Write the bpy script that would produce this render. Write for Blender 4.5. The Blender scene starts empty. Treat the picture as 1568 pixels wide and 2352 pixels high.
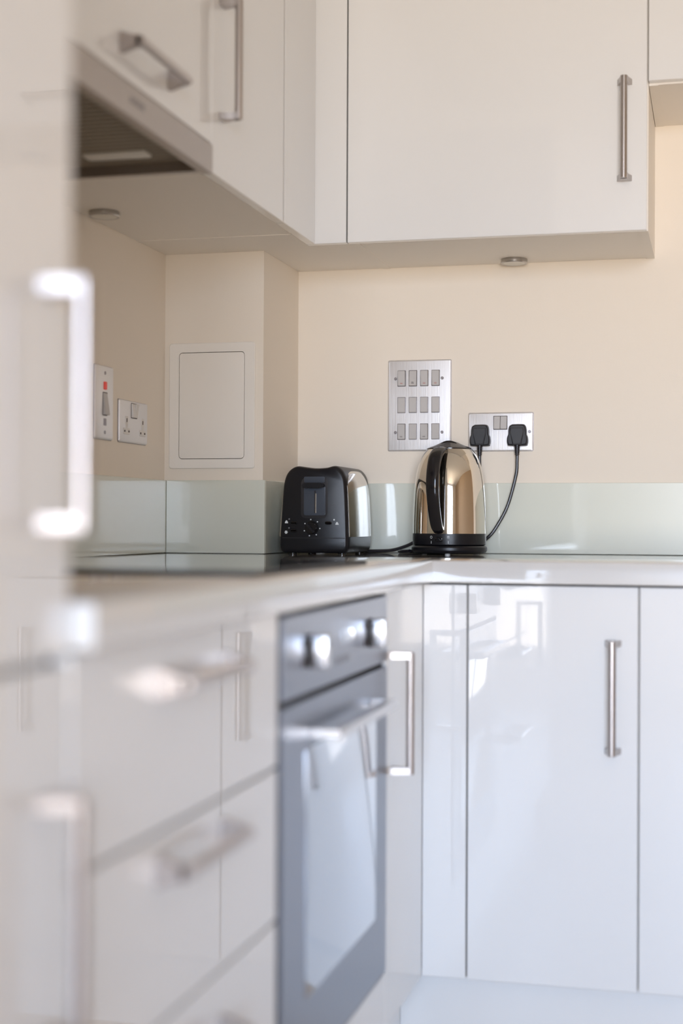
import bpy, bmesh, math, random
from mathutils import Vector, Matrix
random.seed(4)
S = bpy.context.scene
COL = S.collection
PI = math.pi

# ------------------------------------------------------------------ materials
def mat(name, base, rough=.5, metal=0., coat=0., coat_rough=.03, ior=1.5, spec=.5, emit=None, estr=0, bump=None, vary=None, aniso=0):
    m = bpy.data.materials.new(name); m.use_nodes = True
    nt = m.node_tree; b = nt.nodes['Principled BSDF']
    b.inputs['Base Color'].default_value = (*base, 1)
    b.inputs['Roughness'].default_value = rough
    b.inputs['Metallic'].default_value = metal
    b.inputs['Coat Weight'].default_value = coat
    b.inputs['Coat Roughness'].default_value = coat_rough
    b.inputs['IOR'].default_value = ior
    b.inputs['Specular IOR Level'].default_value = spec
    if aniso: b.inputs['Anisotropic'].default_value = aniso
    if emit:
        b.inputs['Emission Color'].default_value = (*emit, 1); b.inputs['Emission Strength'].default_value = estr
    tc = nt.nodes.new('ShaderNodeTexCoord')
    if vary:                                   # (scale xyz, amount): slight colour variation
        mp = nt.nodes.new('ShaderNodeMapping'); mp.inputs['Scale'].default_value = vary[0]
        nz = nt.nodes.new('ShaderNodeTexNoise'); nz.inputs['Scale'].default_value = 1.0; nz.inputs['Detail'].default_value = 3
        mx = nt.nodes.new('ShaderNodeMix'); mx.data_type = 'RGBA'
        mx.inputs[6].default_value = (*[c*(1-vary[1]) for c in base], 1)
        mx.inputs[7].default_value = (*[min(1, c*(1+vary[1])) for c in base], 1)
        nt.links.new(tc.outputs['Object'], mp.inputs[0]); nt.links.new(mp.outputs[0], nz.inputs['Vector'])
        nt.links.new(nz.outputs[0], mx.inputs[0]); nt.links.new(mx.outputs[2], b.inputs['Base Color'])
    if bump:                                   # (scale xyz, strength)
        mp = nt.nodes.new('ShaderNodeMapping'); mp.inputs['Scale'].default_value = bump[0]
        nz = nt.nodes.new('ShaderNodeTexNoise'); nz.inputs['Scale'].default_value = 1.0; nz.inputs['Detail'].default_value = 4
        bp = nt.nodes.new('ShaderNodeBump'); bp.inputs['Strength'].default_value = bump[1]; bp.inputs['Distance'].default_value = .001
        nt.links.new(tc.outputs['Object'], mp.inputs[0]); nt.links.new(mp.outputs[0], nz.inputs['Vector'])
        nt.links.new(nz.outputs[0], bp.inputs['Height']); nt.links.new(bp.outputs[0], b.inputs['Normal'])
    return m

M = {}
M['gloss']   = mat('gloss_white_lacquer', (.79, .785, .78), .35, coat=1, coat_rough=.015)
M['carcass'] = mat('white_melamine', (.76, .71, .64), .5)
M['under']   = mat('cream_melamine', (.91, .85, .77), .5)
M['wall']    = mat('cream_wall_paint', (.92, .835, .725), .75, bump=((260,)*3, .12), spec=.3)
M['tan']     = mat('light_cutting_tan', (.50, .37, .25), .75)  # invented tone that cuts the bounce light on the left fronts
M['ceil']    = mat('white_ceiling_paint', (.86, .84, .80), .85)
M['splash']  = mat('pale_green_back_painted_glass', (.765, .785, .69), .25, coat=1, coat_rough=.01)
M['glassedge'] = mat('polished_glass_edge', (.62, .80, .72), .15, coat=1)
M['worktop'] = mat('pale_gloss_worktop', (.66, .645, .63), .22, coat=1, coat_rough=.015)
M['steel']   = mat('brushed_steel', (.66, .64, .63), .26, 1., bump=((900, 900, 6), .08))
M['handle']  = mat('brushed_nickel', (.47, .43, .41), .29, 1.)
M['plate']   = mat('brushed_steel_plate', (.84, .84, .86), .50, 1., bump=((700, 700, 8), .3))
M['oven']    = mat('brushed_oven_steel', (.26, .28, .325), .30, 1.)
M['ovenglass'] = mat('mirrored_oven_glass', (.50, .56, .64), .10, .85, coat=1)
M['gap']     = mat('dark_part_and_gap_shade', (.018, .016, .018), .6)  # near-black parts; on cabinet bodies it paints shade into the gaps
M['hoodsteel'] = mat('hood_steel', (.40, .36, .335), .34, 1.)
M['filter']  = mat('grease_filter_steel', (.30, .26, .21), .5, .5)
M['lampglass'] = mat('frosted_lamp_glass', (.75, .72, .66), .4)
M['hob']     = mat('black_ceramic_glass', (.012, .012, .013), .06, coat=1, coat_rough=.01)
M['ring']    = mat('grey_zone_print', (.22, .22, .23), .3)
M['puckrim'] = mat('satin_nickel_rim', (.50, .48, .46), .28, 1.)
M['pucklens'] = mat('opal_lens', (.78, .74, .66), .35)
M['panel']   = mat('white_plastic_panel', (.94, .89, .82), .45)
M['rocker']  = mat('grey_rocker_plastic', (.58, .555, .54), .4)
M['white']   = mat('white_plastic', (.80, .77, .74), .4)
M['rednon']  = mat('red_neon_lens', (.75, .04, .03), .25, emit=(1, .08, .05), estr=.15)
M['redink']  = mat('red_ink', (.45, .08, .05), .6)
M['ink_shade'] = mat('dark_ink_and_shade', (.07, .05, .05), .6)  # print and slots; also painted shade by the knobs and panel door
M['screw']   = mat('dark_screw_steel', (.30, .28, .30), .3, 1.)
M['black']   = mat('black_satin_plastic', (.009, .009, .012), .34, spec=.35, bump=((900,)*3, .05))
M['blackgl'] = mat('black_gloss_plastic', (.010, .009, .011), .14)
M['slotface'] = mat('dark_slate_plastic', (.060, .072, .095), .3)
M['plug']    = mat('black_moulded_plug', (.022, .023, .028), .38)
M['cord']    = mat('black_rubber_cord', (.012, .011, .016), .32)
M['chrome']  = mat('polished_kettle_steel', (.75, .715, .66), .045, 1.)
M['toastchrome'] = mat('polished_toaster_steel', (.78, .77, .75), .10, 1.)
M['mark']    = mat('pale_print', (.75, .78, .78), .5)
M['dimmark'] = mat('dim_lens', (.18, .18, .19), .3)
M['logo']    = mat('etched_logo_grey', (.20, .19, .20), .4, .5)
M['frame']   = mat('white_window_frame', (.80, .80, .80), .4)
M['skirt']   = mat('white_skirting_paint', (.80, .78, .74), .5)

def wood_floor():
    m = bpy.data.materials.new('oak_plank_floor'); m.use_nodes = True
    nt = m.node_tree; b = nt.nodes['Principled BSDF']; b.inputs['Roughness'].default_value = .38
    tc = nt.nodes.new('ShaderNodeTexCoord')
    br = nt.nodes.new('ShaderNodeTexBrick'); br.inputs['Scale'].default_value = 1
    br.inputs['Brick Width'].default_value = 1.2; br.inputs['Row Height'].default_value = .14; br.inputs['Mortar Size'].default_value = .0015
    br.inputs['Color1'].default_value = (.64, .50, .37, 1); br.inputs['Color2'].default_value = (.58, .45, .33, 1); br.inputs['Mortar'].default_value = (.2, .14, .1, 1)
    mp = nt.nodes.new('ShaderNodeMapping'); mp.inputs['Scale'].default_value = (3, 40, 1)
    nz = nt.nodes.new('ShaderNodeTexNoise'); nz.inputs['Scale'].default_value = 2
    mx = nt.nodes.new('ShaderNodeMix'); mx.data_type = 'RGBA'; mx.blend_type = 'OVERLAY'; mx.inputs[0].default_value = .25
    nt.links.new(tc.outputs['Object'], br.inputs['Vector']); nt.links.new(tc.outputs['Object'], mp.inputs[0]); nt.links.new(mp.outputs[0], nz.inputs['Vector'])
    nt.links.new(br.outputs['Color'], mx.inputs[6]); nt.links.new(nz.outputs[0], mx.inputs[7]); nt.links.new(mx.outputs[2], b.inputs['Base Color'])
    return m
M['floor'] = wood_floor()

def pane_mat():
    m = bpy.data.materials.new('clear_window_glass'); m.use_nodes = True
    nt = m.node_tree; nt.nodes.remove(nt.nodes['Principled BSDF'])
    tr = nt.nodes.new('ShaderNodeBsdfTransparent'); gl = nt.nodes.new('ShaderNodeBsdfGlossy'); gl.inputs['Roughness'].default_value = .02
    fr = nt.nodes.new('ShaderNodeFresnel'); mx = nt.nodes.new('ShaderNodeMixShader')
    nt.links.new(fr.outputs[0], mx.inputs[0]); nt.links.new(tr.outputs[0], mx.inputs[1]); nt.links.new(gl.outputs[0], mx.inputs[2])
    nt.links.new(mx.outputs[0], nt.nodes['Material Output'].inputs[0])
    return m
M['pane'] = pane_mat()

# ------------------------------------------------------------------ mesh helpers (all in world coordinates)
def BM(): return bmesh.new()
def box(bm, x0, x1, y0, y1, z0, z1, bev=0., seg=2):
    x0, x1 = sorted((x0, x1)); y0, y1 = sorted((y0, y1)); z0, z1 = sorted((z0, z1))
    vs = [bm.verts.new(p) for p in ((x0,y0,z0),(x1,y0,z0),(x1,y1,z0),(x0,y1,z0),(x0,y0,z1),(x1,y0,z1),(x1,y1,z1),(x0,y1,z1))]
    fs = [bm.faces.new([vs[i] for i in f]) for f in ((0,3,2,1),(4,5,6,7),(0,1,5,4),(1,2,6,5),(2,3,7,6),(3,0,4,7))]
    if bev: bmesh.ops.bevel(bm, geom=list({e for f in fs for e in f.edges}), offset=bev, segments=seg, affect='EDGES', profile=.5)
def frame_of(ax):
    ax = Vector(ax).normalized(); u = ax.orthogonal().normalized(); return u, ax.cross(u), ax
def cyl(bm, c0, c1, r0, r1=None, n=24, caps=True):
    r1 = r0 if r1 is None else r1
    c0, c1 = Vector(c0), Vector(c1); u, v, w = frame_of(c1-c0)
    A = [bm.verts.new(c0+r0*(math.cos(t)*u+math.sin(t)*v)) for t in [2*PI*i/n for i in range(n)]]
    B = [bm.verts.new(c1+r1*(math.cos(t)*u+math.sin(t)*v)) for t in [2*PI*i/n for i in range(n)]]
    for i in range(n): bm.faces.new((A[i], A[(i+1)%n], B[(i+1)%n], B[i]))
    if caps: bm.faces.new(A[::-1]); bm.faces.new(B)
def lathe(bm, prof, cx, cy, n=64, close_top=True, close_bot=True):
    rings = []
    for r, z in prof: rings.append([bm.verts.new((cx+r*math.cos(2*PI*i/n), cy+r*math.sin(2*PI*i/n), z)) for i in range(n)])
    for a, b in zip(rings, rings[1:]):
        for i in range(n): bm.faces.new((a[i], a[(i+1)%n], b[(i+1)%n], b[i]))
    if close_bot: bm.faces.new(rings[0][::-1])
    if close_top: bm.faces.new(rings[-1])
def sections(bm, secs, caps=True):            # loft through closed point rings
    R = [[bm.verts.new(p) for p in s] for s in secs]; n = len(R[0])
    for a, b in zip(R, R[1:]):
        for i in range(n): bm.faces.new((a[i], a[(i+1)%n], b[(i+1)%n], b[i]))
    if caps: bm.faces.new(R[0][::-1]); bm.faces.new(R[-1])
def rrect(w, h, r, k=5):                      # rounded rectangle outline, centred
    pts = []
    for cx, cy, a0 in ((w/2-r, h/2-r, 0), (-w/2+r, h/2-r, PI/2), (-w/2+r, -h/2+r, PI), (w/2-r, -h/2+r, 1.5*PI)):
        for i in range(k+1):
            a = a0+PI/2*i/k; pts.append((cx+r*math.cos(a), cy+r*math.sin(a)))
    return pts
def plate(bm, o, u, v, n, w, h, r, t, bev=.0015):   # rounded slab standing on point o, facing n
    o, u, v, n = Vector(o), Vector(u), Vector(v), Vector(n)
    def ring(W, H, R, d): return [o+u*a+v*b+n*d for a, b in rrect(W, H, max(R, .0002))]
    sections(bm, [ring(w, h, r, 0), ring(w, h, r, t-bev), ring(w-2*bev*.35, h-2*bev*.35, r, t-bev*.35), ring(w-2*bev, h-2*bev, r, t)])
def prism(bm, poly, o, u, v, n, t):
    o, u, v, n = Vector(o), Vector(u), Vector(v), Vector(n)
    sections(bm, [[o+u*a+v*b for a, b in poly], [o+u*a+v*b+n*t for a, b in poly]])
def catmull(pts, k=10):
    P = [Vector(p) for p in pts]; P = [P[0]*2-P[1]]+P+[P[-1]*2-P[-2]]; out = []
    for i in range(1, len(P)-2):
        for j in range(k):
            t = j/k; a, b, c, d = P[i-1], P[i], P[i+1], P[i+2]
            out.append(.5*((2*b)+(c-a)*t+(2*a-5*b+4*c-d)*t*t+(3*b-a-3*c+d)*t**3))
    out.append(P[-2]); return out
def tube(bm, pts, r, n=10, k=10):
    C = catmull(pts, k); up = None; secs = []
    for i, c in enumerate(C):
        t = (C[min(i+1, len(C)-1)]-C[max(i-1, 0)]).normalized()
        if up is None: up = t.orthogonal().normalized()
        up = (up-t*up.dot(t)).normalized(); s = t.cross(up)
        secs.append([c+r*(math.cos(a)*up+math.sin(a)*s) for a in [2*PI*j/n for j in range(n)]])
    sections(bm, secs)

def put(name, bm, m, parent=None, loc=None, smooth=True, angle=24, stuff=False):
    bmesh.ops.recalc_face_normals(bm, faces=bm.faces); bm.normal_update()
    me = bpy.data.meshes.new(name)
    root = parent
    while root is not None and root.parent is not None: root = root.parent
    off = Vector(root.location) if root is not None else Vector(loc or (0, 0, 0))
    bmesh.ops.translate(bm, verts=bm.verts, vec=-off)
    for e in bm.edges:
        e.smooth = len(e.link_faces) == 2 and e.calc_face_angle(9) < math.radians(angle)
    for f in bm.faces: f.smooth = smooth
    bm.to_mesh(me); bm.free()
    me.materials.append(m)
    o = bpy.data.objects.new(name, me); COL.objects.link(o)
    if parent is not None: o.parent = parent
    else: o.location = off
    return o
def thing(name, label, cat, loc, group=None):
    o = bpy.data.objects.new(name, None); COL.objects.link(o); o.location = loc; o.empty_display_size = .05
    o['label'] = label; o['category'] = cat
    if group: o['group'] = group
    return o
def tag(o, label, cat, group=None):
    o['label'] = label; o['category'] = cat
    if group: o['group'] = group
    return o
def struct(name, bm, m, parent=None, **k):
    o = put(name, bm, m, parent, **k)
    if parent is None: o['kind'] = 'structure'
    return o
def bbox(name, m, parent, *a, bev=0., **k):
    k.setdefault('smooth', False)
    b = BM(); box(b, *a, bev=bev); return put(name, b, m, parent, **k)

X, Y, Z = Vector((1,0,0)), Vector((0,1,0)), Vector((0,0,1))

# ------------------------------------------------------------------ dimensions recovered from the photograph
XL = -.655         # left wall
PX, PY = -.4294, -.272   # pillar right face, front face
WT, WB = .91, .87  # worktop top and underside
YF = -.664         # fronts of back run base units
YC = -.333         # fronts of back run wall units
XC = -.299         # fronts of left run wall units
ZC = 1.562         # underside of wall units
ZT = 2.28          # top of wall units
OH = .022          # worktop overhang
XR, YR, ZCE = 3.5, -6.3, 2.42
XJ, YJ = -1.1, -2.86

# ------------------------------------------------------------------ room shell
def slab(name, m, *a): 
    b = BM(); box(b, *a); return struct(name, b, m)
slab('floor', M['floor'], XJ-.1, XR+.1, YR-.1, .1, -.1, 0)
slab('ceiling', M['ceil'], XJ-.1, XR+.1, YR-.1, .1, ZCE, ZCE+.1)
slab('wall_back', M['wall'], XL-.1, XR+.1, 0, .1, 0, ZCE)
slab('wall_left', M['wall'], XL-.1, XL, YJ, 0, 0, ZCE)
slab('wall_corner', M['wall'], XL, PX, PY, 0, 0, ZCE)
slab('wall_return', M['wall'], XJ, XL-.1, YJ, YJ+.1, 0, ZCE)
slab('wall_far_left', M['wall'], XJ-.1, XJ, YR, YJ+.1, 0, ZCE)
slab('wall_right', M['tan'], XR, XR+.1, YR, 0, 0, ZCE)  # unseen wall, made tan to keep the left side darker
WX0, WX1, WZ0, WZ1 = .36, 2.22, .22, 2.36
b = BM()
box(b, XJ-.1, WX0, YR-.1, YR, 0, ZCE); box(b, WX1, XR+.1, YR-.1, YR, 0, ZCE)
box(b, WX0, WX1, YR-.1, YR, 0, WZ0); box(b, WX0, WX1, YR-.1, YR, WZ1, ZCE)
struct('wall_rear', b, M['wall'])
b = BM()
for x0, x1 in ((WX0, WX0+.06), (WX1-.06, WX1), ((WX0+WX1)/2-.045, (WX0+WX1)/2+.045)): box(b, x0, x1, YR-.08, YR-.02, WZ0, WZ1)
for z0, z1 in ((WZ0, WZ0+.07), (WZ1-.07, WZ1)): box(b, WX0, WX1, YR-.079, YR-.021, z0, z1)
w = struct('window_1', b, M['frame'])
b = BM(); box(b, WX0+.05, WX1-.05, YR-.054, YR-.048, WZ0+.05, WZ1-.05); put('pane', b, M['pane'], w)
b = BM(); box(b, XR-.015, XR, YR, 0, 0, .1); struct('baseboard_right', b, M['skirt'])
b = BM(); box(b, XJ, WX0, YR, YR+.015, 0, .1); struct('baseboard_rear', b, M['skirt'])

# ------------------------------------------------------------------ bar handle
def bar_handle(parent, c, axis, out, L=.200, reach=.031, name='handle'):
    """c: centre point on the door face; axis: along the bar; out: away from the door."""
    c, axis, out = Vector(c), Vector(axis), Vector(out); side = axis.cross(out)
    b = BM(); r = .0068
    bc = c+out*reach
    cyl(b, bc-axis*(L/2), bc+axis*(L/2), r, n=20)
    for s in (-1, 1):
        e = c+axis*(s*L/2); t = -axis*s*.0105
        def ring(d, w): return [e+out*d-side*w, e+out*d+side*w, e+t+out*d+side*w, e+t+out*d-side*w]
        sections(b, [ring(.0002, .0145), ring(.004, .0142), ring(.020, .0088), ring(reach, r*1.02)])
        cyl(b, bc+axis*(s*(L/2-.018)), bc+axis*(s*(L/2-.0165)), r*1.06, n=20)
    return put(name, b, M['handle'], parent)

def door(parent, x0, x1, y0, y1, z0, z1, m='gloss', name='door'):
    b = BM(); box(b, x0, x1, y0, y1, z0, z1, bev=.0012, seg=2); return put(name, b, M[m], parent, smooth=False)

# ------------------------------------------------------------------ back run base units
G = .0015
def back_base(name, label, x0, x1, hx=None, group='gloss white base cabinets'):
    t = thing(name, label, 'cabinet', ((x0+x1)/2, YF, .15), group)
    bbox('body', M['carcass'], t, x0, x1, YF+.02, -.06, .153, .866)
    d = door(t, x0+G, x1-G, YF, YF+.019, .1535, .866)
    if hx is not None: bar_handle(d, (hx, YF, .672), (0,0,1), (0,-1,0))
    return t
t = thing('corner_filler', 'narrow plain gloss white filler panel in the inside corner, without handle, below the worktop', 'filler panel', (.041, YF, .15))
d = door(t, .0002, .0820-G, YF, YF+.019, .1535, .866, name='front_panel')
bbox('backing', M['carcass'], t, .002, .0815, YF+.02, YF+.06, .153, .866)
back_base('base_cabinet', 'gloss white base cabinet with upright bar handle, under the worktop below the kettle and socket', .0820, .3866, .342)
back_base('base_cabinet', 'gloss white base cabinet at the right edge, its handle out of the frame', .3866, .833, .785)
b = BM(); box(b, -.0495, .833, YF+.05, YF+.065, .0, .150); tag(put('plinth', b, M['gloss'], loc=(.4, YF+.05, 0)), 'white plinth board under the base cabinets along the back wall', 'plinth', 'plinth boards')

# ------------------------------------------------------------------ left run base units
def front(parent, y0, y1, z0, z1, name='door', m='gloss'):
    return door(parent, -.019, 0, y0+G, y1-G, z0, z1, m, name)
# corner door with handle
t = thing('base_cabinet', 'slim gloss white base cabinet with upright handle, between the oven and the inside corner', 'cabinet', (0, -.82, .15), 'gloss white base cabinets')
bbox('body', M['carcass'], t, XL+.01, -.02, -.969, -.668, .153, .866)
d = front(t, -.9705, YF+.0012, .1535, .866)
bar_handle(d, (0, -.926, .664), (0,0,1), (1,0,0))
# oven housing
OY0, OY1 = -1.5765, -.9735
t = thing('oven_housing', 'white built-under housing around the steel oven, with a plain strip below it', 'cabinet', (0, -1.275, .15))
bbox('filler_strip', M['gloss'], t, -.019, 0, -1.5765, -.9725, .1535, .2475, bev=.001)
b = BM(); box(b, XL+.01, -.02, -1.5785, -1.5765, .153, .866); box(b, XL+.01, -.02, -.9735, -.9715, .153, .866); box(b, XL+.01, -.02, -1.5765, -.9735, .153, .20)
put('body', b, M['gap'], t)  # housing coloured near-black to paint the shade in the gaps round the oven
# drawers
t = thing('drawer_cabinet', 'gloss white cabinet of three wide drawers with level bar handles, between tall unit and oven', 'cabinet', (0, -1.88, .15))
bbox('body', M['gap'], t, XL+.01, -.0205, -2.178, -1.580, .153, .866)  # carcass blackened so the seams between drawers look shaded
for z0, z1, hz in ((.6795, .866, .8215), (.4925, .6755, .641), (.1535, .4885, .428)):
    d = front(t, -2.180, -1.5815, z0, z1, 'drawer')
    bar_handle(d, (0, -1.886, hz), (0,1,0), (1,0,0))
# tall unit
t = thing('tall_cabinet', 'tall gloss white two-door cabinet nearest the camera, at the left edge', 'cabinet', (0, -2.482, .15))
bbox('body', M['gloss'], t, XL+.002, -.021, -2.78, -2.184, .153, 2.28)
d = front(t, -2.782, -2.1825, .8665, 2.28); bar_handle(d, (0, -2.229, 1.070), (0,0,1), (1,0,0))
d2 = front(t, -2.782, -2.1825, .1535, .8585); bar_handle(d2, (0, -2.229, .657), (0,0,1), (1,0,0))
b = BM(); box(b, -.065, -.05, -2.78, YF+.065, 0, .150); tag(put('plinth', b, M['gloss'], loc=(-.05, -1.7, 0)), 'white plinth board under the drawers, oven and tall cabinet', 'plinth', 'plinth boards')

# ------------------------------------------------------------------ worktop (one continuous L with a notch round the pillar)
poly = [(XL+.0005, -2.1815), (OH, -2.1815), (OH, YF-OH), (.833, YF-OH), (.833, -.0005), (PX+.0005, -.0005), (PX+.0005, PY-.0005), (XL+.0005, PY-.0005)]
b = BM()
secs = []
def inset(poly, d):
    out = []; n = len(poly)
    for i in range(n):
        p0, p1, p2 = Vector((*poly[i-1], 0)), Vector((*poly[i], 0)), Vector((*poly[(i+1)%n], 0))
        n1 = Vector((0,0,1)).cross((p1-p0).normalized()); n2 = Vector((0,0,1)).cross((p2-p1).normalized())
        out.append(tuple((p1+(n1+n2)*d)[:2]))
    return out
for z, d in ((WB, .0012), (WB+.0012, 0), (WT-.003, 0), (WT-.0009, .0009), (WT, .003)):
    secs.append([(x, y, z) for x, y in inset(poly, d)])
sections(b, secs)
tag(put('worktop', b, M['worktop'], loc=(0, YF, WB)), 'pale glossy L-shaped worktop carrying the hob, toaster and kettle', 'worktop')

# ------------------------------------------------------------------ glass splashbacks
def splash(label, x0, x1, y0, y1):
    b = BM(); box(b, x0, x1, y0, y1, WT+.0005, 1.0685, bev=.0008, seg=1)
    return tag(put('glass_splashback', b, M['splash'], loc=((x0+x1)/2, (y0+y1)/2, WT)), label, 'splashback', 'glass splashback panels')
T6 = .006
splash('pale green glass splashback along the back wall behind the kettle and toaster', PX+.001+T6, .833, -T6-.0005, -.0005)
splash('narrow strip of green glass on the pillar side, just left of the toaster', PX+.0005, PX+.0005+T6, PY+.0005, -.001)
splash('pale green glass splashback on the pillar front, below the white access panel', XL+T6+.001, PX+T6+.0005, PY-T6-.0005, PY-.0005)
splash('pale green glass splashback along the left wall behind the hob, below its sockets', XL+.0005, XL+T6+.0005, -2.181, PY-.0008)

# ------------------------------------------------------------------ wall units
def wall_body(t, x0, x1, y0, y1, z0, z1):
    b = BM(); s = .018
    box(b, x0, x1, y0, y1, z0+.003, z1)
    return put('body', b, M['carcass'], t)
def box_cab(t, x0, x1, y0, y1, z0, z1, ends='x'):
    s = .018
    b = BM()
    if ends == 'x':
        box(b, x0, x0+s, y0, y1, z0, z1); box(b, x1-s, x1, y0, y1, z0, z1); box(b, x0+s, x1-s, y0, y1, z0+.0012, z1)
    else:
        box(b, x0, x1, y0, y0+s, z0, z1); box(b, x0, x1, y1-s, y1, z0, z1); box(b, x0, x1, y0+s, y1-s, z0+.0012, z1)
    return put('body', b, M['under'], t)
# back run
t = thing('wall_cabinet', 'wide cream-white wall cabinet with upright handle near its right edge, above the sockets', 'cabinet', (.08, YC, ZC), 'cream-white wall cabinets')
box_cab(t, -.2265, .384, YC+.019, -.0005, ZC, ZT)
d = door(t, -.2303+G, .3820, YC, YC+.0185, ZC-.001, ZT); bar_handle(d, (.3386, YC, 1.760), (0,0,1), (0,-1,0), L=.202)
# corner unit with two plain filler fronts
t = thing('corner_wall_cabinet', 'corner wall cabinet with two plain narrow fronts and no handle, above the pillar', 'cabinet', (-.3, YC, ZC))
b = BM()
pl = [(XL+.0005, PY-.0005), (PX+.0005, PY-.0005), (PX+.0005, -.0005), (-.2275, -.0005), (-.2275, YC+.019), (XC-.019, YC+.019), (XC-.019, -.4195), (XL+.0005, -.4195)]
sections(b, [[(x, y, ZC+.001) for x, y in pl], [(x, y, ZT) for x, y in pl]])
put('body', b, M['under'], t)
door(t, XC-.0185, -.2303-G, YC, YC+.0185, ZC-.001, ZT, name='front_panel')
door(t, XC-.0185, XC, -.5575+G, YC-.0003, ZC-.001, ZT, name='side_panel')
# left run cabinet with upright handle
t = thing('wall_cabinet', 'cream-white wall cabinet on the left wall with upright handle, right of the extractor hood', 'cabinet', (XC, -.77, ZC), 'cream-white wall cabinets')
box_cab(t, XL+.0005, XC-.019, -.983, -.4205, ZC, ZT, 'y')
d = door(t, XC-.0185, XC, -.984+G, -.5575-G, ZC-.001, ZT); bar_handle(d, (XC, -.936, 1.762), (0,0,1), (1,0,0), L=.204)
# hood unit
t = thing('wall_cabinet', 'cream-white wall cabinet with level bar handle, directly above the extractor hood', 'cabinet', (XC, -1.285, 1.61), 'cream-white wall cabinets')
b = BM(); box(b, XL+.0005, XC-.019, -1.583, -.985, 1.66, ZT); put('body', b, M['under'], t)
d = door(t, XC-.0185, XC, -1.584+G, -.984-G, 1.609, ZT); bar_handle(d, (XC, -1.279, 1.655), (0,1,0), (1,0,0), L=.200)
# left run cabinet nearer the camera, mostly behind the tall unit
t = thing('wall_cabinet', 'cream-white wall cabinet left of the hood, hidden behind the tall cabinet', 'cabinet', (XC, -1.88, ZC), 'cream-white wall cabinets')
box_cab(t, XL+.0005, XC-.019, -2.18, -1.585, ZC, ZT, 'y')
d = door(t, XC-.0185, XC, -2.18+G, -1.584-G, ZC-.001, ZT)
# bridging cabinet upper right
t = thing('bridging_cabinet', 'shallow high wall cabinet at the upper right corner of the photo, its underside raised', 'cabinet', (.85, YC, 1.8555))
box_cab(t, .385, 1.32, YC+.019, -.0005, 1.8515, ZT)
d = door(t, .3835+G, 1.32-G, YC, YC+.0185, 1.8565, ZT); bar_handle(d, (.855, YC, 1.908), (1,0,0), (0,-1,0))

# ------------------------------------------------------------------ puck lights under the wall units
def puck(x, y, z, label):
    t = thing('puck_light', label, 'light', (x, y, z), 'round lights under the wall cabinets')
    b = BM(); lathe(b, [(.0285, z), (.0295, z-.003), (.0295, z-.008), (.0285, z-.0100), (.0245, z-.0100), (.0245, z-.0085)], x, y, 40); put('rim', b, M['puckrim'], t)
    b = BM(); lathe(b, [(.0243, z-.0084), (.0243, z-.0098), (.022, z-.0104)], x, y, 40); put('lens', b, M['pucklens'], t)
puck(.0815, -.052, ZC+.0012, 'round nickel downlight under the wide wall cabinet, above the double socket and plugs')
puck(-.605, -.722, ZC+.0012, 'round nickel downlight under the left wall cabinet, beside the extractor hood')
puck(1.066, -.075, 1.8527, 'round nickel downlight under the high cabinet, right of the photo')

# ------------------------------------------------------------------ extractor hood
t = thing('extractor_hood', 'steel built-in extractor hood with dark underside, between the left wall cabinets over the hob', 'extractor hood', (XC, -1.284, 1.56))
h = bbox('front_strip', M['hoodsteel'], t, XC-.016, XC+.003, -1.583, -.987, 1.5575, 1.6055, bev=.0012)
b = BM()
box(b, XL+.002, XC-.016, -1.583, -1.570, 1.5605, 1.655); box(b, XL+.002, XC-.016, -1.000, -.987, 1.5605, 1.655)
box(b, XL+.002, XL+.015, -1.570, -1.000, 1.5605, 1.655); box(b, XL+.015, XC-.016, -1.570, -1.000, 1.648, 1.655)
put('casing', b, M['hoodsteel'], t)
b = BM(); box(b, XL+.016, XC-.017, -1.569, -1.001, 1.577, 1.585)
for i in range(26): box(b, XL+.03, XC-.03, -1.55+i*.0206, -1.5425+i*.0206, 1.5755, 1.577)
put('grease_filter', b, M['filter'], t)
for y in (-1.075, -1.50):
    b = BM(); plate(b, (-.43, y, 1.5755), X, Y, -Z, .11, .034, .006, .004); put('lamp_cover', b, M['lampglass'], t)
b = BM()
for i, w_ in enumerate((.010, .014, .010, .010)):
    y = -1.343+i*.0145; 
    for dz in (0, .0055): box(b, XC+.0029, XC+.0034, y, y+w_, 1.579+dz, 1.5812+dz)
    box(b, XC+.0029, XC+.0034, y, y+.0022, 1.579, 1.587)
put('maker_mark', b, M['logo'], h)

# ------------------------------------------------------------------ hob
t = thing('ceramic_hob', 'black glass hob set in the worktop on the left, above the oven', 'hob', (-.3, -1.28, WT))
b = BM(); plate(b, (-.302, -1.284, WT+.0003), X, Y, Z, .546, .598, .006, .0062, .0004); put('rim', b, M['gap'], t)
b = BM(); plate(b, (-.302, -1.284, WT+.0066), X, Y, Z, .544, .596, .006, .0006, .0002); g = put('glass_top', b, M['hob'], t)
for cx, cy, r in ((-.43, -1.43, .09), (-.43, -1.14, .075), (-.19, -1.43, .075), (-.19, -1.14, .09)):
    b = BM(); n = 48
    A = [b.verts.new((cx+r*math.cos(2*PI*i/n), cy+r*math.sin(2*PI*i/n), WT+.00725)) for i in range(n)]
    B = [b.verts.new((cx+(r-.0025)*math.cos(2*PI*i/n), cy+(r-.0025)*math.sin(2*PI*i/n), WT+.00725)) for i in range(n)]
    for i in range(n): b.faces.new((A[i], A[(i+1)%n], B[(i+1)%n], B[i]))
    put('cooking_zone', b, M['ring'], g)

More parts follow.
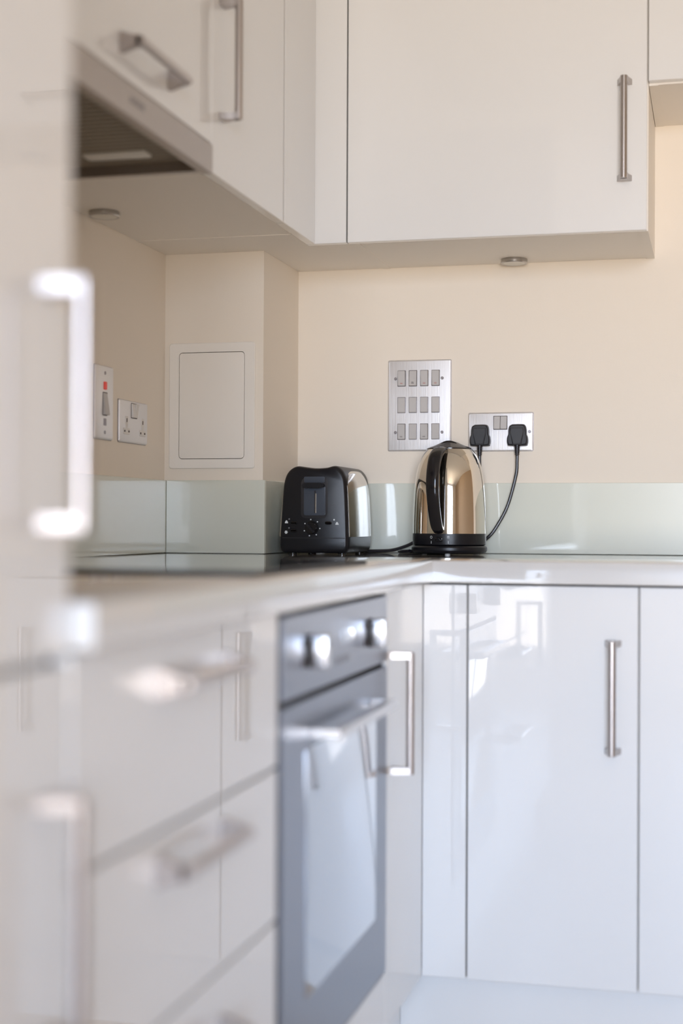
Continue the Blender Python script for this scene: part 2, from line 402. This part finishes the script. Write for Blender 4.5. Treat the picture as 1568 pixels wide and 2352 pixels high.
# ------------------------------------------------------------------ oven
t = thing('built_in_oven', 'steel built-in oven with two knobs and a wide handle, under the hob', 'oven', (0, -1.275, .25))
bbox('body', M['gap'], t, -.56, -.006, -1.572, -.978, .2535, .8615)
cp = bbox('control_panel', M['oven'], t, -.006, .003, -1.570, -.978, .7550, .8595, bev=.001)
for y in (-1.447, -1.103):
    b = BM(); c = Vector((.0028, y, .8085)); cyl(b, c, c+X*.0035, .0225, .0222, 40); ds = put('dial', b, M['gap'], cp)
    b = BM(); box(b, .0060, .0290, y-.0105, y+.0105, .8085-.0215, .8085+.0215, bev=.0025, seg=2); put('knob', b, M['steel'], cp)
    b = BM(); box(b, .0288, .0293, y-.0010, y+.0010, .815, .826); put('pointer', b, M['ink_shade'], cp)
    for dz in (.0130, -.0130):
        b = BM(); cyl(b, (.0028, y-.0300, .8085+dz), (.0042, y-.0300, .8085+dz), .0058, n=20); put('knob_shade_spot', b, M['ink_shade'], cp)  # dark discs painting knob shade and reflection onto the panel
b = BM(); plate(b, (.003, -1.245, .815), Y, Z, X, .075, .020, .003, .0008, .0003); put('panel_reflection', b, M['ovenglass'], cp)  # paler patch standing in for a knob's reflection in the panel
b = BM()
for i in range(4):
    y = -1.312+i*.022
    for dz in (0, .006): box(b, .0030, .0034, y, y+.016, .779+dz, .7815+dz)
    box(b, .0030, .0034, y, y+.003, .779, .7875)
put('maker_mark', b, M['logo'], cp)
d = bbox('door', M['oven'], t, -.006, .003, -1.570, -.978, .2535, .7460, bev=.001)
b = BM(); plate(b, (.0029, -1.262, .520), Y, Z, X, .405, .326, .004, .0012, .0004); put('window', b, M['ovenglass'], d)
b = BM()
hz, ho = .700, .046
prism(b, [(.003, -1.441), (ho, -1.441), (ho, -1.089), (.003, -1.089), (.003, -1.103), (ho-.016, -1.103), (ho-.016, -1.427), (.003, -1.427)], (0, 0, hz-.007), X, Y, Z, .014)
bmesh.ops.bevel(b, geom=list(b.edges), offset=.0010, segments=1, affect='EDGES')
put('handle', b, M['steel'], d)

# ------------------------------------------------------------------ access panel on the pillar
t = thing('access_panel', 'white framed access panel with a rounded door, on the pillar front', 'access panel', (-.5455, PY, 1.095))
cx, cz = -.5455, 1.2308
b = BM(); W, H, w_, h_ = .196, .2735, .1505, .2325
o = Vector((cx, PY-.0003, cz))
def rg(W, H, r, d): return [o+X*a+Z*c_-Y*d for a, c_ in rrect(W, H, r)]
sections(b, [rg(W, H, .006, 0), rg(W, H, .006, .003), rg(W-.003, H-.003, .006, .0045), rg(w_, h_, .008, .0045), rg(w_, h_, .008, 0)], caps=False)
put('frame', b, M['panel'], t)
b = BM(); o2 = o; plate(b, o-Y*.0002, X, Z, -Y, w_-.0024, h_-.0024, .007, .0046, .0008); dd = put('door', b, M['panel'], t)
b = BM(); box(b, cx-.022+.02, cx+.002+.02, PY-.0054, PY-.0048, 1.1245, 1.1262); put('latch', b, M['panel'], dd)
b = BM(); box(b, cx-w_/2, cx+w_/2, PY-.0003, PY-.0001, cz-h_/2, cz+h_/2); put('gap_shade', b, M['ink_shade'], t)  # dark sheet painting the shade in the slit round the door

# ------------------------------------------------------------------ sockets and switches
def faceplate(t, o, u, n, w, h):
    b = BM(); plate(b, Vector(o)+Vector(n)*.0003, u, Z, n, w, h, .003, .0045, .0022); p_ = put('plate', b, M['plate'], t)
    b = BM(); plate(b, Vector(o)+Vector(n)*.0001, u, Z, n, w+.0016, h+.0016, .0035, .0012, .0004); put('gasket', b, M['screw'], t)
    return p_
def rocker(t, o, u, n, w, h, tilt=0, m='rocker', marks=None, name='rocker'):
    u, n = Vector(u), Vector(n); v = Z
    o = Vector(o)
    b = BM()
    A = [o+u*a+v*c_ for a, c_ in rrect(w, h, .0012, 2)]
    B = [o+u*a+v*c_+n*(.0035+tilt*c_/h*2*.0018) for a, c_ in rrect(w-.0006, h-.0006, .0012, 2)]
    C_ = [o+u*a+v*c_+n*(.0041+tilt*c_/h*2*.0018) for a, c_ in rrect(w-.0022, h-.0022, .001, 2)]
    sections(b, [A, B, C_]); r_ = put(name, b, M[m], t)
    b = BM(); prism(b, rrect(w+.0022, h+.0022, .0012, 2), o+n*.00005, u, v, n, .0003); put('surround', b, M['ink_shade'] if tilt else M['screw'], r_)
    if marks:
        b = BM()
        for k, dz in enumerate((0, .0026)): 
            c_ = o+v*(-h*.36+dz)+n*(.0042+tilt*(-.36*2)*.0018)
            prism(b, [(-.003+k*.0004, 0), (.003-k*.0004, 0), (.003-k*.0004, .0011), (-.003+k*.0004, .0011)], c_, u, v, n, .0002)
        put('engraving', b, M[marks], r_)
    return r_
def screw(t, o, n):
    o, n = Vector(o), Vector(n); b = BM(); cyl(b, o, o+n*.0012, .0036, .0030, 18); s = put('screw', b, M['screw'], t)
    u, v, w_ = frame_of(n); b = BM(); c_ = o+n*.0012; prism(b, [(-.0024,-.0004),(.0024,-.0004),(.0024,.0004),(-.0024,.0004)], c_, u, v, n, .0002); put('slot', b, M['rocker'], s)
# twelve-way grid switch
t = thing('grid_switch_plate', 'tall brushed steel plate with twelve small grey rocker switches, behind the kettle', 'switch', (-.1408, 0, 1.1428))
faceplate(t, (-.1408, 0, 1.2463), X, -Y, .1455, .2065)
for r, z in enumerate((1.3083, 1.2474, 1.1865)):
    for c_, x in enumerate((-.1820, -.1555, -.1292, -.1030)):
        tl = (1, -1, 1, 1)[c_] if r == 0 else (1 if r == 2 and c_ in (0, 2) else 0)
        mk = ('redink', 'ink_shade', 'redink', 'redink')[c_] if r == 0 else ('ink_shade' if tl else None)
        rocker(t, (x, -.0048, z), X, -Y, .0170, .0345, tl, marks=mk)
for x in (-.1960, -.0879):
    for z in (1.3078, 1.1848): screw(t, (x, -.0047, z), -Y)
# double socket on the back wall
t = thing('double_socket', 'brushed steel double socket on the back wall with two black plugs in it', 'socket', (.0458, 0, 1.1409))
faceplate(t, (.0458, 0, 1.1839), X, -Y, .1460, .0860)
for x in (.0378, .0528): rocker(t, (x, -.0048, 1.2043), X, -Y, .0146, .0290, -1)
for x in (-.0175, .1108): screw(t, (x, -.0047, 1.1838), -Y)
# double socket on the left wall
t = thing('double_socket', 'steel double socket with white pin inserts and nothing plugged in, on the left wall', 'socket', (XL, -.4595, 1.14))
faceplate(t, (XL, -.4595, 1.1828), Y, X, .1500, .0860)
rocker(t, (XL+.0048, -.4665, 1.2065), Y, X, .0146, .0290, -1, 'white'); rocker(t, (XL+.0048, -.4515, 1.2065), Y, X, .0146, .0290, 1, 'white')
for y in (-.4990, -.4130):
    b = BM()
    plate(b, (XL+.0046, y, 1.1625), Y, Z, X, .034, .013, .002, .001, .0003); plate(b, (XL+.0046, y, 1.1845), Y, Z, X, .014, .018, .002, .001, .0003); box(b, XL+.0046, XL+.0055, y-.005, y+.005, 1.168, 1.177)
    i_ = put('pin_insert', b, M['white'], t)
    b = BM(); 
    for dy in (-.011, .011): box(b, XL+.0054, XL+.0058, y+dy-.003, y+dy+.003, 1.1605, 1.1645)
    box(b, XL+.0054, XL+.0058, y-.002, y+.002, 1.181, 1.189)
    put('pin_slots', b, M['ink_shade'], i_)
# cooker switch
t = thing('cooker_switch', 'tall steel cooker switch with red indicator on the left wall, beside the tall cabinet handle', 'switch', (XL, -.610, 1.14))
faceplate(t, (XL, -.610, 1.2120), Y, X, .0860, .1450)
b = BM(); plate(b, (XL+.0046, -.609, 1.2455), Y, Z, X, .0125, .0155, .0015, .0022, .0005); put('indicator', b, M['rednon'], t)
rocker(t, (XL+.0048, -.609, 1.2095), Y, X, .020, .044, -1.8, 'rocker')
b = BM(); plate(b, (XL+.0046, -.609, 1.1740), Y, Z, X, .014, .014, .0015, .0006, .0002); put('rating_label', b, M['screw'], t)
for z in (1.2705, 1.1535): screw(t, (XL+.0047, -.609, z), X)

# ------------------------------------------------------------------ plugs with their cords
def plug(t, x, z, y=-.0052):
    """moulded three-pin plug, cord leaving downward"""
    b = BM()
    prof = [(-.0135,.0228),(.0135,.0228),(.0205,.0190),(.0232,.011),(.0238,.000),(.0262,-.005),(.0275,-.014),(.0262,-.0215),(.0205,-.0258),(-.0205,-.0258),(-.0262,-.0215),(-.0275,-.014),(-.0262,-.005),(-.0238,.000),(-.0232,.011),(-.0205,.0190)]
    prof = [(a*.87, c_) for a, c_ in prof]
    sm = [tuple(p_[:2]) for p_ in catmull([(*p_, 0) for p_ in prof+prof[:1]], 4)[:-1]]
    def ring(s, d): return [(x+a*s, y-d, z+c_*s) for a, c_ in sm]
    sections(b, [ring(.97, 0), ring(1, .003), ring(1, .010), ring(.95, .0150), ring(.84, .0172)])
    body = put('body', b, M['plug'], t)
    b = BM()
    gp = [(-.0155,.015),(.0155,.015),(.0150,.004),(.0095,-.0245),(-.0095,-.0245),(-.0150,.004)]
    def r2(s, d): return [(x+a*s, y-d, z+c_*s) for a, c_ in gp]
    sections(b, [r2(1, .014), r2(1, .021), r2(.9, .024)])
    bmesh.ops.bevel(b, geom=list(b.edges), offset=.0012, segments=2, affect='EDGES')
    put('grip', b, M['plug'], body)
    b = BM(); yy = y-.015; z0 = z-.0240
    lathe(b, [(.0066, z0)]+[(r_, z0-.002-i*.0036-dz) for i in range(6) for r_, dz in ((.0068-i*.0003, 0), (.0068-i*.0003, .0020), (.0054-i*.0003, .0024), (.0054-i*.0003, .0033))]+[(.004, z0-.0245)], x, yy, 20)
    put('strain_relief', b, M['cord'], t)
    return Vector((x, yy, z0-.024))
t = thing('power_plug', 'black plug in the right half of the socket, its cord curving down behind the kettle', 'plug', (.0853, 0, 1.155), 'plugs in the double socket')
s = plug(t, .0853, 1.1772)
b = BM(); tube(b, [s+Z*.004, s-Z*.012, (.083, -.021, 1.085), (.066, -.025, 1.02), (.045, -.028, .977), (.024, -.030, .948), (-.01, -.027, .925), (-.06, -.020, .9155), (-.13, -.022, .9142), (-.172, -.045, .9142), (-.165, -.085, .9142), (-.140, -.108, .9160)], .0037)
put('cord', b, M['cord'], t)
t = thing('power_plug', 'black three-pin plug in the left half of the socket, partly behind the kettle lid', 'plug', (0, 0, 1.155), 'plugs in the double socket')
s = plug(t, .0010, 1.1772)
b = BM(); tube(b, [s+Z*.004, s-Z*.015, (.004, -.020, 1.06), (.0, -.018, .99), (-.03, -.015, .962), (-.09, -.015, .949), (-.135, -.018, .940), (-.165, -.022, .926), (-.195, -.028, .9165), (-.225, -.034, .9142), (-.262, -.040, .9142), (-.285, -.048, .917)], .0037)
put('cord', b, M['cord'], t)

# ------------------------------------------------------------------ kettle
KX, KY = -.0507, -.112
t = thing('electric_kettle', 'polished steel electric kettle with black lid, handle and base, on the worktop', 'kettle', (KX, KY, WT))
b = BM(); z = WT+.002
lathe(b, [(.074, z), (.080, z+.002), (.0828, z+.007), (.0828, z+.013), (.080, z+.0165), (.060, z+.0175)], KX, KY, 72); pb = put('power_base', b, M['black'], t)
for k in range(3):
    b = BM(); a = -PI/2+k*2*PI/3+.12; cyl(b, (KX+.066*math.cos(a), KY+.066*math.sin(a), WT+.0002), (KX+.066*math.cos(a), KY+.066*math.sin(a), WT+.003), .006, n=20); put('foot', b, M['white'], pb)
b = BM(); z = WT+.0195
lathe(b, [(.070, z-.0025), (.0765, z), (.0800, z+.002), (.0806, z+.012), (.0803, z+.0255)], KX, KY, 72); band = put('lower_band', b, M['black'], t)
b = BM()
prof = [(.0800, .9552), (.0800, .962), (.0797, .985), (.0788, 1.015), (.0772, 1.045), (.0750, 1.070), (.0717, 1.092), (.0668, 1.109), (.0607, 1.1235), (.0548, 1.1330), (.0490, 1.1400), (.046, 1.142)]
prof = [tuple(p_[:2]) for p_ in catmull([(*p_, 0) for p_ in prof], 5)]
lathe(b, prof, KX, KY, 96); put('shell', b, M['chrome'], t, angle=60)
b = BM()
lathe(b, [(.0500, 1.1395), (.0500, 1.1412), (.0465, 1.1430), (.0350, 1.1472), (.0250, 1.1515), (.0180, 1.1550), (.012, 1.1568), (.006, 1.1572)], KX, KY, 64); lid = put('lid', b, M['blackgl'], t)
b = BM()
pts = []
secs = []
for i in range(9):
    u_ = -1+2*i/8; xx = KX+.0005+u_*.021; hh = .0085*(1-abs(u_)**2.2)+.0005
    secs.append([(xx, KY-.024*(1-.3*abs(u_)), 1.1460), (xx, KY-.015, 1.1495+hh), (xx, KY, 1.1500+hh*.8), (xx, KY+.015, 1.1495+hh), (xx, KY+.024*(1-.3*abs(u_)), 1.1460)])
sections(b, secs); put('lid_grip', b, M['blackgl'], lid)
# handle: bowed strap in a plane through the kettle axis, towards the viewer and slightly left
ha = math.radians(-96.6); hd = Vector((math.cos(ha), math.sin(ha), 0)); hs = Vector((-math.sin(ha), math.cos(ha), 0))
path = [(.046, 1.1310, .0120), (.062, 1.1345, .0135), (.084, 1.1310, .0142), (.107, 1.1160, .0145), (.1215, 1.088, .0143), (.1255, 1.055, .0140), (.1185, 1.022, .0136), (.1070, .993, .0132), (.0940, .9715, .0126), (.0800, .9625, .0115)]
C_ = catmull([Vector((r_, z_, w_)) for r_, z_, w_ in path], 6)
b = BM(); secs = []
for i, c_ in enumerate(C_):
    tg = (C_[min(i+1, len(C_)-1)]-C_[max(i-1, 0)]); tg = Vector((tg.x, tg.y)).normalized(); nn = Vector((-tg.y, tg.x))   # in (r,z)
    thick = .0085
    ring = []
    for j in range(16):
        a = 2*PI*j/16; ca, sa = math.cos(a), math.sin(a)
        ww = c_.z*(abs(ca)**.7)*(1 if ca > 0 else -1); tt = thick*(abs(sa)**.8)*(1 if sa > 0 else -1)
        r_, z_ = c_.x+nn.x*tt, c_.y+nn.y*tt
        ring.append(Vector((KX, KY, 0))+hd*r_+hs*ww+Z*z_)
    secs.append(ring)
sections(b, secs); put('handle', b, M['blackgl'], t, angle=60)
# switch and its print on the lower band
def on_band(a_deg, z, r=.0807):
    a = math.radians(a_deg); return Vector((KX+r*math.cos(a), KY+r*math.sin(a), z)), Vector((math.cos(a), math.sin(a), 0)), Vector((-math.sin(a), math.cos(a), 0))
o, n_, u_ = on_band(-95.5, .943); b = BM(); plate(b, o-n_*.002, u_, Z, n_, .017, .011, .004, .0055, .002); sw = put('switch', b, M['blackgl'], band)
b = BM(); plate(b, o+n_*.003, (u_*.8-Z*.6), (u_*.6+Z*.8), n_, .009, .0045, .002, .002, .0008); put('switch_tip', b, M['black'], sw)
for ad in (-108.5, -81.5):
    o, n_, u_ = on_band(ad, .9475); b = BM()
    if ad < -100:
        A = [o+u_*(.0026*math.cos(2*PI*i/16))+Z*(.0030*math.sin(2*PI*i/16)) for i in range(16)]; B = [o+u_*(.0018*math.cos(2*PI*i/16))+Z*(.0021*math.sin(2*PI*i/16)) for i in range(16)]
        A = [b.verts.new(p_+n_*.0002) for p_ in A]; B = [b.verts.new(p_+n_*.0002) for p_ in B]
        for i in range(16): b.faces.new((A[i], A[(i+1)%16], B[(i+1)%16], B[i]))
    else:
        for dz in (-.0018, .0012): prism(b, [(-.0025,0),(.0025,0),(.0025,.0010),(-.0025,.0010)], o+Z*dz+n_*.0001, u_, Z, n_, .0003)
    put('switch_print', b, M['mark'], band)
    o, n_, u_ = on_band(ad, .9365); b = BM(); prism(b, [(-.0005,-.0028),(.0005,-.0028),(.0005,.0028),(-.0005,.0028)], o+n_*.0001, u_, Z, n_, .0003); put('switch_print', b, M['mark'], band)


# ------------------------------------------------------------------ toaster
TX, TY0, TY1 = -.3165, -.268, -.050
t = thing('toaster', 'black two-slice toaster with polished steel side, on the worktop in the corner by the pillar', 'toaster', (TX, -.16, WT))
def outline(s=1., dz=0.):
    """front silhouette, x offset and z, counter-clockwise from lower left"""
    L = [(-.0700, .9125), (-.0765, .922), (-.0770, .943), (-.0752, .975), (-.0728, 1.010), (-.0705, 1.045), (-.0672, 1.0690), (-.0605, 1.0850), (-.0500, 1.0950), (-.0390, 1.0988), (-.0280, 1.0980), (0, 1.0945),
         (.0260, 1.0955), (.0380, 1.0985), (.0490, 1.0985), (.0600, 1.0910), (.0680, 1.077), (.0715, 1.055), (.0735, 1.020), (.0750, .985), (.0762, .943), (.0755, .922), (.0690, .9125)]
    return L
OUT = [tuple(p_[:2]) for p_ in catmull([(a, z_, 0) for a, z_ in outline()], 3)]
b = BM()
def tring(y, s): 
    return [(TX+a*s, y, 1.0+(z_-1.0)*(1-(1-s)*.8)) for a, z_ in OUT]
sections(b, [tring(TY0+.0, .90), tring(TY0+.002, .955), tring(TY0+.006, .985), tring(TY0+.014, 1.0), tring(TY1-.014, 1.0), tring(TY1-.006, .985), tring(TY1-.002, .955), tring(TY1, .90)])
body = put('body', b, M['black'], t, angle=50)
for dx in (-.055, .055):
    for y in (TY0+.03, TY1-.03):
        b = BM(); cyl(b, (TX+dx, y, WT+.0002), (TX+dx, y, .9165), .009, n=20); put('foot', b, M['blackgl'], t)
b = BM()   # seam of the crumb tray section
pts = [(TX-.0742, TY0+.0005, .9448), (TX+.0742, TY0+.0005, .9448)]
box(b, TX-.0695, TX+.0690, TY0-.0002, TY0+.0015, .9440, .9452); put('seam', b, M['gap'], body)
# bread slots on top
for dy, nm in ((-.016, 'a'), (.016, 'b')):
    b = BM(); box(b, TX+dy-.0085, TX+dy+.0085, TY0+.045, TY1-.035, 1.0880, 1.0925, bev=.001); put('bread_slot', b, M['gap'], body)
# polished side shells
for sgn, nm in ((1, 'r'), (-1, 'l')):
    b = BM(); ny, nz = 14, 22; grid = []
    for j in range(nz+1):
        z_ = .9475+(1.0905-.9475)*j/nz
        # half-width of the body at this height
        side = sorted([(zz, abs(a)) for a, zz in OUT if a*sgn > .02], key=lambda q: q[0])
        hw = None
        for (z0, a0), (z1, a1) in zip(side, side[1:]):
            if z0 <= z_ <= z1 and z1 > z0: hw = a0+(a1-a0)*(z_-z0)/(z1-z0); break
        if hw is None: hw = side[-1][1]
        row = []
        for i in range(ny+1):
            u_ = i/ny; y = TY0+.010+(TY1-TY0-.020)*u_
            zt = 1.0905-.018*(abs(2*u_-1)**2.4)
            zz = .9475+(zt-.9475)*j/nz
            bul = .0016+.0065*(1-abs(2*u_-1)**2.2)
            row.append((TX+sgn*(hw+bul), y, zz))
        grid.append(row)
    V = [[b.verts.new(p_) for p_ in r_] for r_ in grid]
    for j in range(nz):
        for i in range(ny): b.faces.new((V[j][i], V[j][i+1], V[j+1][i+1], V[j+1][i]))
    # skirt back to the body so that the shell has depth
    edge = V[0]+[r_[-1] for r_ in V[1:]]+V[-1][-2::-1]+[r_[0] for r_ in V[-2:0:-1]]
    inner = [b.verts.new(v.co-X*sgn*.010) for v in edge]
    n = len(edge)
    for i in range(n): b.faces.new((edge[i], edge[(i+1)%n], inner[(i+1)%n], inner[i]))
    put('side_shell', b, M['toastchrome'], t, angle=60)
# lever recess, rail and lever on the front
fx = TX+.001
b = BM(); plate(b, (fx, TY0+.0012, 1.0300), X, Z, -Y, .0600, .0860, .010, .0014, .0006); rec = put('lever_recess', b, M['gap'], t)
b = BM(); plate(b, (fx+.001, TY0-.0001, 1.0240), X, Z, -Y, .0480, .0620, .004, .0014, .0006); put('recess_face', b, M['slotface'], rec)
b = BM(); box(b, fx+.0005, fx+.0038, TY0-.0021, TY0-.0012, .998, 1.046); put('slot', b, M['gap'], rec)
b = BM(); box(b, fx+.0030, fx+.0052, TY0-.0024, TY0-.0012, .998, 1.040); put('rail', b, M['steel'], rec)
b = BM()
prism(b, [(-.024, -.0035), (-.015, -.0060), (.015, -.0060), (.024, -.0035), (.024, .0030), (.015, .0052), (-.015, .0052), (-.024, .0030)], (fx, TY0-.001, 1.0570), X, Z, -Y, .014)
bmesh.ops.bevel(b, geom=list(b.edges), offset=.0015, segments=2, affect='EDGES'); put('lever', b, M['black'], t)
b = BM(); cyl(b, (fx, TY0-.0000, 1.0705), (fx, TY0-.0006, 1.0705), .0028, n=12); put('lever_print', b, M['dimmark'], rec)
b = BM(); plate(b, (fx, TY0+.0002, 1.0695), X, Z, -Y, .046, .013, .003, .0010, .0004); put('recess_top', b, M['slotface'], rec)
# browning dial
kx, kz = TX-.0040, .9665
b = BM(); o = Vector((kx, TY0+.0002, kz)); cyl(b, o, o-Y*.004, .0150, .0146, 36); cyl(b, o-Y*.004, o-Y*.012, .0128, .0118, 36); dial = put('browning_dial', b, M['blackgl'], t)
b = BM()
v1 = Vector((math.cos(2.3), 0, math.sin(2.3))); v2 = Vector((-math.sin(2.3), 0, math.cos(2.3)))
prism(b, [(-.0115,-.0022),(.0115,-.0022),(.0115,.0022),(-.0115,.0022)], o-Y*.0115, v1, v2, -Y, .006); put('dial_grip', b, M['black'], dial)
b = BM()
for k in range(7):
    a = math.radians(90+8-k*51.4); cyl(b, (kx+.0178*math.cos(a), TY0+.0008, kz+.0178*math.sin(a)), (kx+.0178*math.cos(a), TY0-.0004, kz+.0178*math.sin(a)), .0014, n=10)
put('dial_dots', b, M['mark'], body)
# buttons
for dx, z_ in ((-.0435, .9765), (-.0440, .9600), (.0325, .9768)):
    b = BM(); plate(b, (TX+dx, TY0+.001, z_), X, Z, -Y, .0150, .0072, .0034, .0035, .0012); put('button', b, M['blackgl'], body)
# pictograms: loaf, crystal, loaf; indicator lenses beside them
def loaf(bm, x, z, s): prism(bm, [(-.0036*s,-.0032*s),(.0036*s,-.0032*s),(.0036*s,-.0012*s),(.0030*s,.0002*s),(.0018*s,.0022*s),(.0006*s,.0034*s),(-.0006*s,.0034*s),(-.0018*s,.0022*s),(-.0030*s,.0002*s),(-.0036*s,-.0012*s)], (x, TY0+.0004, z), X, Z, -Y, .0008)
b = BM(); loaf(b, TX-.0605, .9790, .95); put('pictogram', b, M['mark'], body)
b = BM()
for k in range(3):
    a = k*PI/3; v1 = Vector((math.cos(a), 0, math.sin(a))); v2 = Vector((-math.sin(a), 0, math.cos(a)))
    prism(b, [(-.0036,-.0009),(.0036,-.0009),(.0036,.0009),(-.0036,.0009)], (TX-.0612, TY0+.0004, .9568), v1, v2, -Y, .0008+.0001*k)
put('pictogram', b, M['mark'], body)
b = BM(); loaf(b, TX+.0515, .9762, .95); put('pictogram', b, M['mark'], body)
for dx, z_, m_ in ((-.0545, .9850, 'dimmark'), (-.0548, .9660, 'dimmark'), (.0450, .9838, 'mark')):
    b = BM(); cyl(b, (TX+dx, TY0+.0010, z_), (TX+dx, TY0-.0006, z_), .0017, n=12); put('indicator', b, M[m_], body)

# ------------------------------------------------------------------ daylight
wd = bpy.data.worlds.new('sky'); S.world = wd; wd.use_nodes = True
nt = wd.node_tree; bg = nt.nodes['Background']
tc = nt.nodes.new('ShaderNodeTexCoord'); sx = nt.nodes.new('ShaderNodeSeparateXYZ'); rp = nt.nodes.new('ShaderNodeValToRGB')
mr = nt.nodes.new('ShaderNodeMapRange'); mr.inputs[1].default_value = -1; mr.inputs[2].default_value = 1
nt.links.new(tc.outputs['Generated'], sx.inputs[0]); nt.links.new(sx.outputs[2], mr.inputs[0]); nt.links.new(mr.outputs[0], rp.inputs[0]); nt.links.new(rp.outputs[0], bg.inputs[0])
e = rp.color_ramp.elements
e[0].position = .0; e[0].color = (.62, .49, .36, 1)
e[1].position = 1.; e[1].color = (.46, .70, 1.0, 1)
for p_, c_ in ((.46, (.95, .82, .67)), (.51, (.78, .90, 1.10)), (.7, (.54, .76, 1.10))):
    q = e.new(p_); q.color = (*c_, 1)
bg.inputs[1].default_value = 25.0
pl = bpy.data.lights.new('window_portal', 'AREA'); pl.shape = 'RECTANGLE'; pl.size = WX1-WX0; pl.size_y = WZ1-WZ0; pl.cycles.is_portal = True
po = bpy.data.objects.new('window_portal', pl); COL.objects.link(po); po.location = ((WX0+WX1)/2, YR-.09, (WZ0+WZ1)/2); po.rotation_euler = (PI/2, 0, 0)
po.rotation_euler = (-PI/2, 0, PI)   # facing +Y, into the room

# ------------------------------------------------------------------ camera (solved from the photograph)
cam = bpy.data.cameras.new('camera'); co = bpy.data.objects.new('camera', cam); COL.objects.link(co)
f_px, yaw, pit, roll = 3399.36662, 14.2963206, .437247688, .270260937
fw = Vector((-.24692959, .96900337, .00763134)); rt = Vector((.9690297, .24689916, .00471679)); up = Vector((-.00268641, -.00855971, .99995976))
R = Matrix((rt, up, -fw)).transposed().to_4x4()
co.matrix_world = Matrix.Translation((.52199998, -3.31841931, .97640431)) @ R
cam.sensor_fit = 'VERTICAL'; cam.sensor_height = 36; cam.sensor_width = 24; cam.lens = f_px/2352*36
cam.clip_start = .02; cam.clip_end = 60
cam.dof.use_dof = True; cam.dof.focus_distance = 3.20; cam.dof.aperture_fstop = 1.6
S.camera = co
vs = S.view_settings; vs.view_transform = 'Standard'; vs.look = 'None'; vs.exposure = 0; vs.gamma = 1; vs.use_curve_mapping = False
